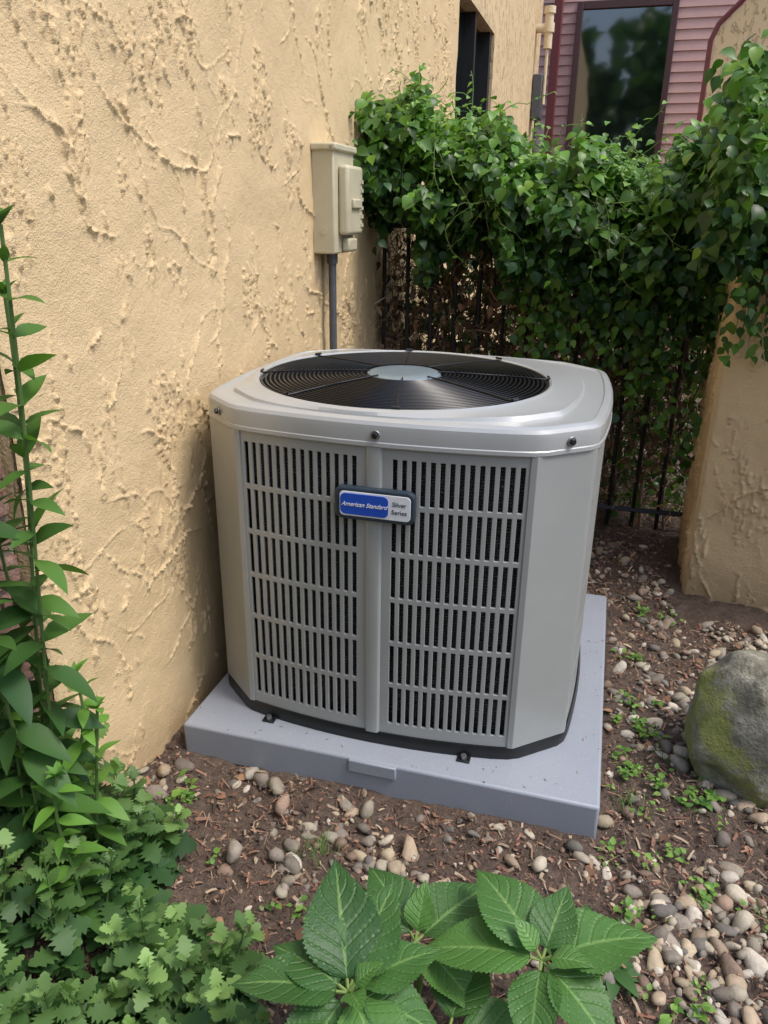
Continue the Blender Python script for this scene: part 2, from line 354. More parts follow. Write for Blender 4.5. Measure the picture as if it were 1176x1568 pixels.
box('window_glass_side',XW-.11,XW-.09,2.98,4.3,1.3,2.5,M_GLASS,house)
for a,b in ((2.98,3.05),(3.62,3.67),(4.22,4.3)): box('window_jamb',XW-.09,XW-.02,a,b,1.3,2.5,M_DKFR,house)
box('window_sill',XW-.09,XW+.01,3.05,4.22,1.3,1.36,M_DKFR,house)
YF=8.5; z=.0; i=0; V=[];Fc=[]
while z<5.0:
    V+=[(-.79,YF-.016,z),(4.5,YF-.016,z),(4.5,YF,z+.105),(-.79,YF,z+.105)]; Fc.append((4*i,4*i+1,4*i+2,4*i+3))
    if i: Fc.append((4*i-1,4*i-2,4*i+1,4*i))
    z+=.105;i+=1
pymesh('lap_siding',V,Fc,M_PINK,house)
box('wing_wall',-.79,4.5,YF+.02,YF+.3,0,5,M_PINK,house)
box('wing_window_glass',-.20,.76,YF-.035,YF-.02,1.2,3.48,M_GLASS,house)
for a in ((-.27,-.20,1.1,3.56),(.76,.83,1.1,3.56)): box('window_casing',a[0],a[1],YF-.07,YF-.017,a[2],a[3],M_FR,house,.006)
box('window_casing_head',-.20,.76,YF-.07,YF-.017,3.48,3.56,M_FR,house,.006)
box('window_casing_sill',-.20,.76,YF-.08,YF-.017,1.1,1.2,M_FR,house,.006)
sw=[(1.05,0),(3.2,0),(3.2,5.2),(1.27,2.98),(1.09,2.80),(1.05,2.70)]
def prism(name,poly,ya_,yb_,mat,parent):
    n=len(poly); V=[(x,ya_,z) for x,z in poly]+[(x,yb_,z) for x,z in poly]
    Fc=[list(range(n)),list(range(2*n-1,n-1,-1))]+[(i,n+i,n+(i+1)%n,(i+1)%n) for i in range(n)]; return pymesh(name,V,Fc,mat,parent)
wing=empty('stucco_wing_wall'); prism('wall_panel',sw,6.0,6.3,M_STF,wing)
tr=Tubes(); tr.add([(1.03,6.0,1.2),(1.03,6.0,2.70),(1.075,6.0,2.82),(1.26,6.0,3.01),(3.2,6.0,5.25)],.022,False,6); tr.make('edge_trim',M_BURG,wing)
vp=empty('vent_pipe'); tb=Tubes()
tb.add([(-.42,6.9,2.35),(-.42,6.9,2.9)],.016,False,14); tb.add([(-.42,6.9,2.84),(-.42,6.9,3.18)],.042,False,16); tb.add([(-.42,6.9,2.98),(-.42,6.9,3.06)],.055,False,16);tb.add([(-.54,6.9,3.02),(-.41,6.9,3.02)],.042,False,14)
tb.add([(-.42,6.9,3.14),(-.42,6.9,3.20)],.055,False,16); tb.make('pipe_body',M_PVC,vp)
ub=empty('utility_box'); box('box_body',-.535,-.44,6.85,7.1,2.22,2.62,M_COND,ub,.01)
tb=Tubes(); tb.add([(-.48,6.95,.2),(-.48,6.95,2.25)],.02,False,10); tb.make('box_conduit',M_COND,ub)
ds=empty('downspout'); box('spout',-.52,-.42,8.33,8.43,0,4.4,M_BURG,ds,.008)

bp_=empty('brick_pier'); box('pier_core',-.80,-.575,-1.45,-.885,-.1,2.2,M_MORT,bp_)
z=-.02;rw=0
while z<2.2:
    y=-1.45+(.1 if rw%2 else 0)
    while y<-.90:
        e=min(y+.195,-.888)
        if e-y>.03: box('brick',-.80,-.562+rng.uniform(-.004,.004),y,e,z,z+.058,M_BRICK,bp_,.006,1)
        y+=.205
    z+=.068;rw+=1
# ------------------------------------------------------------ stucco pier on right
pier=empty('stucco_pier')
res2=.0045
def relief_panel(name,p0,p1,z0,z1,seed,flare=0.,parent=pier):
    p0=np.array(p0);p1=np.array(p1);Ln=np.linalg.norm(p1-p0);n=int(Ln/res2)+1;m=int((z1-z0)/res2)+1
    Hh=relief(n,m,res2,seed,.9); u=np.linspace(0,1,n);zz=np.linspace(z0,z1,m);U,Z=np.meshgrid(u,zz,indexing='ij'); d=(p1-p0)/Ln; nr=np.array([d[1],-d[0]])
    edge=np.minimum(U,1-U)*Ln; Hh=Hh*np.clip(edge/.02,.15,1)-.014*np.exp(-(edge/.010)**2)+flare*np.exp(-np.maximum(Z,0)/.10)
    X=p0[0]+(p1-p0)[0]*U+nr[0]*Hh;Y=p0[1]+(p1-p0)[1]*U+nr[1]*Hh
    fastmesh(name,np.stack([X,Y,Z],-1).reshape(-1,3),grid_faces(n,m),M_ST,parent,180)
PA,PB,PC,PD=(.835,.850),(1.75,.56),(1.80,1.45),(.870,1.45)
relief_panel('front_face',PA,PB,-.05,1.42,31,.0)
relief_panel('side_face',PD,PA,-.05,1.42,32,.0)
V=[(PA[0]+.016,PA[1]+.016,0),(PB[0],PB[1]+.02,0),(PC[0],PC[1],0),(PD[0]+.016,PD[1],0)]
pymesh('core',[(a,b,-.05) for a,b,c in V]+[(a,b,1.42) for a,b,c in V],[(0,1,5,4),(1,2,6,5),(2,3,7,6),(3,0,4,7),(4,5,6,7)],M_STF,pier)

# ------------------------------------------------------------ equipment pad
pad=empty('equipment_pad')
box('slab',-.489,.559,-.516,.556,-.02,.0806,M_PAD,pad,.007,3)
box('label_block',-.035,.085,-.524,-.512,.045,.0795,M_PAD,pad,.003,2)
# ------------------------------------------------------------ condenser
ac=empty('air_conditioner_condenser')
A,B,CX,CY,BOW=.46,.405,.1154,.100,.034
def outline():
    P=[]
    u=np.linspace(-1,1,15)
    for s in u: P.append((s*(A-CX),-B-BOW*(1-s*s)))
    for s in u: P.append((A+BOW*.6*(1-s*s),s*(B-CY)))
    for s in u: P.append((-s*(A-CX),B+BOW*(1-s*s)))
    for s in u: P.append((-A-BOW*.6*(1-s*s),-s*(B-CY)))
    return np.array(P)
OUT=outline()
def densify(P):
    Q=[]
    for i in range(len(P)):
        a,b=P[i],P[(i+1)%len(P)]; k=8 if np.linalg.norm(b-a)>.1 else 1
        for j in range(k): Q.append(a+(b-a)*j/k)
    return np.array(Q)
OUT=densify(OUT)
T=np.roll(OUT,-1,0)-np.roll(OUT,1,0);T/=np.linalg.norm(T,axis=1)[:,None];NR=np.stack([T[:,1],-T[:,0]],1)
def smoothN(a,k):
    for _ in range(k): a=(np.roll(a,1,0)+a*2+np.roll(a,-1,0))/4
    return a
OS=smoothN(OUT,1)
def loft(name,rings,mat,parent=ac,cap=False,sm=35):
    V=np.concatenate([np.concatenate([p,(np.full((len(p),1),z) if np.isscalar(z) else np.asarray(z)[:,None])],1) for p,z in rings]); n=len(rings);m=len(OUT)
    return fastmesh(name,V,grid_faces(n,m,True),mat,parent,sm)
loft('base_pan',[(OS-NR*.02,.0815),(OS+NR*.008,.0815),(OS+NR*.009,.100),(OS+NR*.004,.113),(OS-NR*.05,.114),(OS*.3,.114)],M_BLACK)
loft('coil',[(OUT-NR*.026,.10),(OUT-NR*.026,.88)],M_COIL,sm=30)
ZB,ZT=.112,.862
def louvre(name,half,xf,cols,mull):
    ub=[-half]; kinds=[]
    def seq(a,b,k):
        pitch=(b-a)/k
        for i in range(k):
            s0=a+i*pitch+pitch*.25; s1=s0+pitch*.50
            kinds.append(0); ub.append(s0); kinds.append(1); ub.append(s1)
    seq(-half+.016,-mull,cols)
    for q in (-mull*.45,mull*.45): kinds.append(0); ub.append(q)
    seq(mull,half-.016,cols); kinds.append(0); ub.append(half)
    zs=[ZB];kz=[];rows=6; a,b=ZB+.026,ZT-.030; ph=(b-a)/rows
    for i in range(rows):
        kz.append(0);zs.append(a+i*ph+.0065);kz.append(1);zs.append(a+(i+1)*ph-.0065)
    kz.append(0);zs.append(ZT)
    V=[];Fq=[];m=len(zs)
    for u_ in ub:
        for z_ in zs: V.append((*xf(u_),z_))
    for i in range(len(ub)-1):
        for j in range(m-1):
            if kinds[i] and kz[j]: continue
            Fq.append((i*m+j,(i+1)*m+j,(i+1)*m+j+1,i*m+j+1))
    o=pymesh(name,V,Fq,M_PAINT,ac)
    s=o.modifiers.new('s','SOLIDIFY'); s.thickness=.007; s.offset=-1
    bv=o.modifiers.new('b','BEVEL'); bv.width=.0013; bv.segments=1; bv.limit_method='ANGLE'
    return o
hf=A-CX
louvre('front_louvre_panel',hf,lambda u:(u,-B-BOW*(1-(u/hf)**2)),14,.036)
louvre('back_louvre_panel',hf,lambda u:(-u,B+BOW*(1-(u/hf)**2)),14,.036)
hs=B-CY
louvre('right_louvre_panel',hs,lambda u:(A+BOW*.6*(1-(u/hs)**2),u),12,.03)
louvre('left_louvre_panel',hs,lambda u:(-A-BOW*.6*(1-(u/hs)**2),-u),12,.03)
for sx in (1,-1):
    for sy in (1,-1):
        pr=[(hf-.012,B+.0035),(hf+.001,B+.0025),(hf+.006,B-.002),(A-.004,B-CY+.006),(A+.0015,hs),(A+.0035,hs-.014)]
        pr=[(x*sx,y*sy) for x,y in pr]
        if sx*sy>0: pr=pr[::-1]
        V=[];Fq=[]
        for x,y in pr: V+=[(x,y,ZB),(x,y,ZT)]
        for i in range(len(pr)-1): Fq.append((2*i,2*i+1,2*i+3,2*i+2))
        o=pymesh('corner_post',V,Fq,M_PAINT,ac); s=o.modifiers.new('s','SOLIDIFY'); s.thickness=.004; s.offset=0
        bv=o.modifiers.new('b','BEVEL'); bv.width=.0012; bv.segments=2; bv.limit_method='ANGLE'
V=[];Fq=[];pf=[(-.019,0),(-.015,.0055),(-.012,.0068),(.012,.0068),(.015,.0055),(.019,0)]
for x,h in pf: V+=[(x,-B-BOW-h+.0005,ZB),(x,-B-BOW-h+.0005,ZT)]
for i in range(5): Fq.append((2*i,2*i+2,2*i+3,2*i+1))
pymesh('mullion',V,Fq,M_PAINT,ac,35)
FC=np.array([-.048,-.008]);FR=.378
dv=OUT-FC;an=np.arctan2(dv[:,1],dv[:,0])
def circ(rr): return FC+np.stack([np.cos(an),np.sin(an)],1)*rr
inn=OS-NR*.026; ci=circ(FR+.022)
gap=np.linalg.norm(inn-ci,axis=1)
stp=np.clip((gap-.03)/.06,0,1)
rings=[(OS-NR*.004,.8515),(OS+NR*.006,.8505),(OS+NR*.0095,.854),(OS+NR*.0095,.862),(OS+NR*.0075,.864),(OS+NR*.0085,.890),(OS+NR*.007,.900),(OS+NR*.002,.9075),(OS-NR*.006,.9105),(OS-NR*.014,.9110),(OS-NR*.017,.9085),(inn,.9080)]
for q,zz in ((.36,0),(.42,1)): rings.append((inn*(1-q)+ci*q,.9085+zz*(.0035+.0065*stp)))
rings+=[(ci,.9185),(circ(FR+.014),.9205),(circ(FR+.006),.922),(circ(FR),.919),(circ(FR-.003),.908),(circ(FR-.003),.88)]
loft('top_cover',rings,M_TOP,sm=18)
loft('fan_shroud',[(circ(FR-.004),.905),(circ(FR-.02),.82),(circ(FR-.03),.70),(circ(.01),.55)],M_DARK,sm=60)
gd=Tubes(); aa=np.linspace(0,2*math.pi,96,endpoint=False)
def gzr(rr): return .916+.014*(1-(rr/FR)**2)
for rr in np.arange(.112,.374,.0113):
    gd.add(np.stack([FC[0]+rr*np.cos(aa),FC[1]+rr*np.sin(aa),np.full(96,gzr(rr))],1),.0021,True,5)
for k in range(8):
    a=math.radians(12+45*k); rs=np.linspace(.09,FR+.012,14); rs_z=[gzr(q)+.003 for q in rs]
    gd.add([(FC[0]+q*math.cos(a),FC[1]+q*math.sin(a),zq) for q,zq in zip(rs,rs_z)],.0022,False,6)
    gd.add([(FC[0]+FR*math.cos(a)+(q)*-math.sin(a),FC[1]+FR*math.sin(a)+q*math.cos(a),.925) for q in (-.010,0,.010)],.0035,False,6)
gd.make('fan_guard',M_WIRE,ac)
hub=[(0,.9325),(.05,.9325),(.088,.931),(.096,.928),(.099,.922),(.099,.90)]
hv=[]
for rr,zz in hub:
    for a in aa[::2]: hv.append((FC[0]+max(rr,.0005)*math.cos(a),FC[1]+max(rr,.0005)*math.sin(a),zz))
fastmesh('fan_hub',np.array(hv),grid_faces(len(hub),48,True)[:,::-1],M_HUB,ac,35)
cyl('fan_motor',(FC[0],FC[1],.83),.07,.13,M_DARK,ac)
M_BLADE=simple('fan_blade_grey',(.035,.035,.038),.45)
for k in range(3):
    Vb=[];n1=8
    for i in range(n1):
        rr=.08+.27*i/(n1-1)
        for s in (-1,1):
            a=math.radians(120*k+30+s*(20+10*i/(n1-1))+12*i/(n1-1)); Vb.append((FC[0]+rr*math.cos(a),FC[1]+rr*math.sin(a),.80+.03*s))
    fastmesh('fan_blade',np.array(Vb),grid_faces(n1,2),M_BLADE,ac,60)
def screw(x,y,z,nx,ny):
    q=Vector((nx,ny,0)).normalized().to_track_quat('Z','Y')
    for nm,rr,hh,mt in (('screw_washer',.0110,.003,M_METAL),('screw_head',.0070,.009,M_BLACK)):
        o=cyl(nm,(0,0,hh/2),rr,hh,mt,ac,'z',6 if nm=='screw_head' else 20,.001); o.rotation_mode='QUATERNION'; o.rotation_quaternion=q; o.location=(x,y,z)
screw(.004,-B-BOW-.0075,.879,0,-1)
mx,my=(hf+A)/2,-(B+hs)/2
screw(mx+.006,my-.007,.879,CY,-CX); screw(-mx-.006,my-.007,.879,-CY,-CX)
by=-B-BOW-.020
def rr_plate(name,cx,cz,w_,h_,rad,y0_,y1_,mat,bev=.002):
    P=[]
    for sx,sz,a0 in ((1,1,0),(-1,1,90),(-1,-1,180),(1,-1,270)):
        for i in range(7):
            a=math.radians(a0+15*i); P.append((cx+sx*(w_/2-rad)+rad*math.cos(a),cz+sz*(h_/2-rad)+rad*math.sin(a)))
    n=len(P); V=[(x,y1_,z) for x,z in P]+[(x,y0_,z) for x,z in P]
    Fq=[list(range(n)),list(range(2*n-1,n-1,-1))]+[(i,n+i,n+(i+1)%n,(i+1)%n) for i in range(n)]
    o=pymesh(name,V,Fq,mat,ac); m=o.modifiers.new('b','BEVEL');m.width=bev;m.segments=2;m.limit_method='ANGLE'; return o
bx,bz=.006,.722
rr_plate('badge_frame',bx,bz,.184,.076,.018,by,-B-BOW,M_NAVY,.004)
rr_plate('badge_plate',bx+.002,bz,.162,.057,.010,by-.0015,by+.001,M_SIL,.0007)
rr_plate('badge_blue_field',bx-.022,bz,.110,.049,.012,by-.0030,by,M_BLUE,.0006)
def text(name,s,x,z,size,mat,shear=0,bold=0):
    c=bpy.data.curves.new(name,'FONT'); c.body=s; c.size=size; c.shear=shear; c.extrude=.0004; c.align_x='CENTER'; c.align_y='CENTER'; c.offset=bold; c.materials.append(mat)
    o=bpy.data.objects.new(name,c); COL.objects.link(o); o.parent=ac; o.location=(x,by-.0038 if mat is M_WHITE else by-.0024,z); o.rotation_euler=(math.pi/2,0,0); return o
text('badge_script','American Standard',bx-.022,bz,.0135,M_WHITE,.4,.0001)
text('badge_word','Silver',bx+.058,bz+.009,.0145,M_NAVY); text('badge_word','Series',bx+.058,bz-.009,.0145,M_NAVY)
for x in (-.28,.235):
    yc=-B-BOW*(1-(x/hf)**2)-.016
    box('hold_down_clip',x-.016,x+.016,yc-.016,yc+.006,.0815,.086,M_BLACK,ac,.001); cyl('clip_bolt',(x,yc-.006,.091),.007,.012,M_METAL,ac,'z',6)

# ------------------------------------------------------------ disconnect box
db=empty('electrical_disconnect_box')
box('back_box',XW,-.462,.625,.835,1.185,1.515,M_BOX,db,.005); box('hood',XW-.0,-.452,.615,.845,1.505,1.528,M_BOX,db,.006)
box('front_cover',-.462,-.425,.665,.830,1.245,1.465,M_BOX,db,.012,3); box('lower_lip',-.462,-.432,.700,.790,1.19,1.235,M_BOX,db,.008)
box('latch',-.426,-.415,.70,.79,1.33,1.36,M_BOX,db,.004)
for q in range(6): box('vent_rib',-.426,-.421,.80,.822,1.27+q*.028,1.282+q*.028,M_BOX,db)
cyl('knockout',(-.50,.6245,1.26),.014,.002,M_BOX,db,'y',20); cyl('box_screw',(-.468,.613,1.515),.004,.004,M_METAL,db,'y',10)
tb=Tubes(); tb.add([(-.500,.71,1.19),(-.500,.71,.9),(-.500,.71,.5),(-.500,.68,.35),(-.49,.6,.25),(-.47,.45,.22)],.0135,False,14); tb.add([(-.500,.71,1.19),(-.500,.71,1.15)],.019,False,14); tb.make('conduit',M_COND,db)

# ------------------------------------------------------------ iron fence
fe=empty('iron_fence'); tb=Tubes()
for x in np.arange(-.50,.84,.105): tb.add([(x,1.38,.03),(x,1.38,1.36)],.009,False,6)
for z_ in (.11,1.27): tb.add([(-.54,1.38,z_),(.87,1.38,z_)],.014,False,4)
tb.make('bars_and_rails',M_IRON,fe)

# ------------------------------------------------------------ climbing vine
vine=empty('climbing_vine')
def topz(x): return np.interp(x,[-.55,-.45,-.2,0,.3,.55,.75,.9,1.3],[1.66,1.72,1.66,1.57,1.50,1.50,1.55,1.60,1.70])
def botz(x): return np.interp(x,[-.55,-.3,0,.2,.35,.5,.8],[1.27,1.25,1.19,1.11,1.02,.97,.98])
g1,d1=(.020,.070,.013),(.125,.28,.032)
def vine_leaves(n,x,y,z,nrm,size,bright,name):
    dd=np.stack([rng.normal(0,.5,n),rng.normal(-.35,.35,n),rng.normal(-.7,.4,n)],1)
    nn=nrm+rng.normal(0,.42,(n,3))
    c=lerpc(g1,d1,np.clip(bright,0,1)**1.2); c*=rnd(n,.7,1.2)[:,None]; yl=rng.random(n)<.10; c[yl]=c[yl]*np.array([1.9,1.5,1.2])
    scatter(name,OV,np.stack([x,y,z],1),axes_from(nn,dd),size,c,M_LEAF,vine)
def tuft(x,y): return .06*np.sin(x*17+2)+.045*np.sin(x*37+y*11)+.03*np.sin(x*71)
n=7600; x=rnd(n,-.53,.95); u=rng.random(n)
zt,zb_=topz(x)+.7*tuft(x,1.3),botz(x)+1.5*tuft(x+3,1.); lump=.05*np.sin(x*11)+.05*np.sin(x*23+1)
z=zb_+(zt-zb_)*u+rng.normal(0,.04,n)
yy=1.5-(.12+.18*np.sin(np.pi*np.clip(u*.85+.12,0,1)))-lump-.06*np.sin(z*27+x*13)+rng.normal(0,.06,n)
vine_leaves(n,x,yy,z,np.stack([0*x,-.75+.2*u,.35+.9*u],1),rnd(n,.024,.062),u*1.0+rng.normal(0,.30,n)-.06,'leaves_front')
n=4000; x=rnd(n,-.53,1.0); y=rnd(n,1.2,1.85); z=topz(x)-.05-((y-1.5)/.4)**2*.15+rng.normal(0,.045,n)+tuft(x,y)
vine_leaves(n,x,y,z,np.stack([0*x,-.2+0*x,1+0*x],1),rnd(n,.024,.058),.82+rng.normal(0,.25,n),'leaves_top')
n=4800; x=rnd(n,.74,1.55); u=rng.random(n); y=rnd(n,.75,1.35)-.25*np.clip(x-.85,0,1); front=rng.random(n)<.65
zt=1.61+.06*np.sin(x*9)+.10*np.clip(x-.85,0,.5)+.6*tuft(x,y); z=1.23+(zt-1.23)*u+.05*np.sin(x*13); y=np.where(front,.84-.25*np.clip(x-.85,0,1)-.08*np.sin(np.pi*u)+rng.normal(0,.04,n)+.35*(x<.82)*rng.random(n),y); z=np.where(front,z,zt-.03+rng.normal(0,.05,n))
x=np.where(rng.random(n)<.2,.78+rng.normal(0,.04,n),x)
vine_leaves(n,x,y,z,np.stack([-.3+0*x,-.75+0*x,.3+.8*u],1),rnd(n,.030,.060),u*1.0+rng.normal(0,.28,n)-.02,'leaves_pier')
for k in range(46):
    x0=rng.uniform(.10,.86) if k<34 else rng.uniform(.86,1.05); yb=1.26 if k<34 else .79-.30*(x0-.85); zt=rng.uniform(1.0,1.2) if k<34 else 1.28; zl=zt-(rng.uniform(.15,.6 if x0>.5 else .35) if k<34 else rng.uniform(.1,.40))
    n=int((zt-zl)*70); z=np.linspace(zt,zl,n); x=x0+.03*np.sin(z*9+k)+rng.normal(0,.022,n); y=yb+rng.normal(0,.03,n)-.02
    vine_leaves(n,x,y,z,np.stack([0*x,-.9+0*x,.45+0*x],1),rnd(n,.024,.052),.5+rng.normal(0,.3,n),'strand')
n=3000; x=rnd(n,-.53,1.0); y=rnd(n,1.75,2.3); z=rnd(n,.0,1.4)
vine_leaves(n,x,y,z,np.stack([0*x,-.8+0*x,.4+0*x],1),rnd(n,.035,.065),rng.normal(-.05,.25,n),'leaves_back')  # leaf screen added in dark greens: shade behind the fence put into the colour
n=420; x=rnd(n,.38,.86); y=rnd(n,1.42,1.7); z=rnd(n,.05,.85)
vine_leaves(n,x,y,z,np.stack([0*x,-.8+0*x,.5+0*x],1),rnd(n,.020,.045),rng.normal(.7,.25,n),'leaves_low')
tw=Tubes(); pal=[(.15,.10,.065),(.24,.16,.105),(.08,.055,.04),(.38,.28,.19)]
for k in range(2100):
    p=np.array([rng.uniform(-.53,.9),rng.uniform(1.40,1.80),rng.uniform(.02,1.35)]); v=rng.normal(0,1,3); v[1]*=.35; v[2]=v[2]*1.1-.4; v/=np.linalg.norm(v); P=[p]
    for i in range(7): v=v+rng.normal(0,.35,3)*np.array([1,.5,1]); v/=np.linalg.norm(v); p=p+v*.045; P.append(p)
    P=np.array(P); P[:,2]=np.maximum(P[:,2],0); P[:,0]=np.clip(P[:,0],-.53,.95); tw.add(P,rng.uniform(.0009,.0028),False,3,pal[rng.integers(0,4)])
for k in range(14):
    x0=rng.uniform(-.5,.85); z_=np.linspace(0,1.45,16); tw.add(np.stack([x0+.05*np.sin(z_*5+k),1.5+.05*np.cos(z_*6+k),z_],1),rng.uniform(.004,.009),False,6,pal[k%3])
for k in range(16):
    x0=rng.uniform(.86,1.0); z_=np.linspace(1.45,rng.uniform(.85,1.2),10); tw.add(np.stack([x0+.02*np.sin(z_*14+k),.80-.30*(x0-.85)-.012+.01*np.cos(z_*9+k),z_],1),rng.uniform(.0012,.003),False,4,pal[k%4])
tw.make('stems',M_TWIG,vine)
n=3800; x=rnd(n,-.53,.88); z=rng.beta(2.3,1.6,n)*1.32; y=1.47+rng.normal(0,.08,n)
c=lerpc((.06,.038,.024),(.30,.18,.10),rng.random(n)); scatter('dead_leaves',LAN,np.stack([x,y,z],1),axes_from(rng.standard_normal((n,3)),np.stack([rng.normal(0,.4,n),rng.normal(0,.4,n),-np.ones(n)],1)),np.stack([rnd(n,.03,.09),rnd(n,.02,.055),rnd(n,.03,.06)],1),c,M_TWIG,vine)
td=Tubes(); lp=[];ls=[]
for k in range(150):
    x0=rng.uniform(-.45,1.1); p=np.array([x0,rng.uniform(1.15,1.6) if x0<.75 else rng.uniform(.8,1.2),topz(x0)-.05]); v=np.array([rng.normal(0,.6),rng.normal(0,.3),1.]); P=[p]; stp_=rng.uniform(.014,.038)
    for i in range(10):
        v=v+rng.normal(0,.34,3)+np.array([0,0,-.17]); v/=np.linalg.norm(v); p=p+v*stp_; P.append(p)
        if rng.random()<.6: lp.append(p);ls.append(rng.uniform(.012,.038))
    td.add(P,.0014,False,4,(.20,.33,.09))
for k in range(40):   # pale shoots trailing down the face
    x0=rng.uniform(-.45,.85); P=[np.array([x0,1.17+rng.normal(0,.03),topz(x0)-rng.uniform(.05,.25)])]; v=np.array([rng.normal(0,.4),-.3,-.5])
    for i in range(11): v=v+rng.normal(0,.35,3)*np.array([1,.3,1])+np.array([0,.03,-.06]); v/=np.linalg.norm(v); P.append(P[-1]+v*.028)
    td.add(P,.0013,False,4,(.26,.36,.12)); lp+=P[4::2]; ls+=[rng.uniform(.015,.035) for _ in P[4::2]]
td.make('tendrils',M_LEAF2,vine); lp=np.array(lp);n=len(lp)
scatter('tendril_leaves',OV,lp,axes_from(np.stack([rng.normal(0,.4,n),rng.normal(-.4,.4,n),np.ones(n)],1),rng.standard_normal((n,3))),np.array(ls),lerpc((.10,.25,.04),(.24,.42,.07),rng.random(n)),M_LEAF,vine)

# ------------------------------------------------------------ boulder
V,Fi=ico(6); g=np.random.default_rng(12)
for k in range(26):
    d=g.standard_normal(3);d/=np.linalg.norm(d); fr=g.uniform(1.5,17); V=V*(1+.12/fr*np.sin(V@d*fr+g.uniform(0,6)))[:,None]
for k in range(14):
    d=g.standard_normal(3);d/=np.linalg.norm(d); q=V@d; lim=g.uniform(.80,.93); V=V-np.maximum(q-lim,0)[:,None]*d*.8
V=V*np.array([.205,.19,.205])
Rz=Matrix.Rotation(math.radians(-12),3,'Y'); V=V@np.array(Rz).T+np.array([.945,-.165,.125])
fastmesh('boulder',V,Fi,rockmat(),None,180)

# ------------------------------------------------------------ hydrangea
hy=empty('hydrangea_plant')
Fh=np.array([-math.sin(th),math.cos(th),0])
hp=[];hn=[];hd=[];hs_=[];hc=[]
st=Tubes()
def rosette(c,leaves,base):
    c=np.array(c); st.add([base,(np.array(base)+c)/2+np.array([.01,0,0]),c],[.006,.005,.004],False,8,(.20,.30,.08))
    for a,ln,el,br in leaves:
        a=math.radians(a); h=math.cos(a)*R+math.sin(a)*Fh; d=h*math.cos(math.radians(el))+np.array([0,0,math.sin(math.radians(el))])
        nrm=np.array([0,0,1.])*math.cos(math.radians(el))-h*math.sin(math.radians(el))+rng.normal(0,.13,3)
        p=c+d*.018; st.add([c,p],.0028,False,6,(.25,.35,.10)); hp.append(p);hn.append(nrm);hd.append(d);hs_.append(ln*1.06);hc.append((np.array((.036,.105,.028))*(1-br)+np.array((.11,.25,.055))*br)*rng.uniform(.9,1.1))
rosette((.465,-1.075,.25),[(15,.165,12,.6),(118,.15,25,.45),(165,.165,5,.7),(-50,.14,-8,.5),(60,.10,35,.3),(-110,.11,-5,.55),(-20,.06,40,1),(140,.05,50,1)],(.46,-1.06,0))
rosette((.20,-1.224,.27),[(100,.16,32,.1),(30,.13,15,.5),(-10,.13,-2,.4),(180,.14,8,.3),(-60,.14,0,.8),(-125,.13,0,.3),(65,.14,28,.3),(150,.11,15,.3),(20,.045,50,1),(-70,.05,50,1)],(.20,-1.2,0))
rosette((.262,-1.06,.20),[(40,.15,12,.35),(120,.13,20,.2),(-40,.12,5,.8),(75,.07,50,.9),(-150,.13,5,.4)],(.26,-1.04,0))
rosette((.34,-1.16,.16),[(-10,.15,4,.5),(70,.13,12,.4),(200,.14,5,.35),(-80,.14,0,.5)],(.34,-1.14,0))
hp,hn,hd=map(np.array,(hp,hn,hd)); scl=np.array(hs_)
scatter('leaves',HYD,hp,axes_from(hn,hd),scl,np.array(hc),M_HYD,hy,180,luv=HUV); st.make('stems',M_LEAF2,hy)
# ------------------------------------------------------------ chrysanthemum bed
from math import cos,sin,pi
def inpoly(x,y,P):
    c=np.zeros(len(x),bool);j=len(P)-1
    for i in range(len(P)):
        xi,yi=P[i];xj,yj=P[j]; cnd=((yi>y)!=(yj>y))&(x<(xj-xi)*(y-yi)/(yj-yi+1e-12)+xi); c^=cnd; j=i
    return c
mum=empty('chrysanthemum_plants'); poly=[(-.62,-.84),(-.46,-.80),(-.33,-.80),(-.30,-.92),(-.16,-1.05),(-.02,-1.16),(.06,-1.30),(.0,-1.45),(-.6,-1.45)]
bx_=rnd(900,-.65,.1);by_=rnd(900,-1.45,-.75); m=inpoly(bx_,by_,poly); bx_,by_=bx_[m][:135],by_[m][:135]
P_=[];N_=[];D_=[];S_=[];C_=[];st=Tubes()
for x0,y0_ in zip(bx_,by_):
    edge=min(1,.35+2.2*max(0,(-.22-x0))+ (.35 if y0_<-1.1 else 0)); h=rng.uniform(.05,.31)*edge; g0=float(gz(np.array([x0]),np.array([y0_]))[0]); lean=rng.normal(0,.04,2)
    top=np.array([x0+lean[0],y0_+lean[1],g0+h]); base=np.array([x0,y0_,g0]); st.add([base,(base+top)/2,top],.0018,False,4,(.10,.18,.05))
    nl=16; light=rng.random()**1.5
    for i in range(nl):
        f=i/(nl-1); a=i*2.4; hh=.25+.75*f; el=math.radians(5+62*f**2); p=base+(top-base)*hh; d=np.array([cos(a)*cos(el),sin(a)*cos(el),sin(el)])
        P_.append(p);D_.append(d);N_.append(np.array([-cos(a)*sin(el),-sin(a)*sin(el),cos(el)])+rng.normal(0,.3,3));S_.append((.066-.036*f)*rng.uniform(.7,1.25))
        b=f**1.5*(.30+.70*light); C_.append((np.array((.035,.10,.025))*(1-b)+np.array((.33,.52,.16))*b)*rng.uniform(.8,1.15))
scatter('leaves',MUM,np.array(P_),axes_from(np.array(N_),np.array(D_)),np.array(S_),np.array(C_),M_LEAF2,mum); st.make('stems',M_LEAF2,mum)
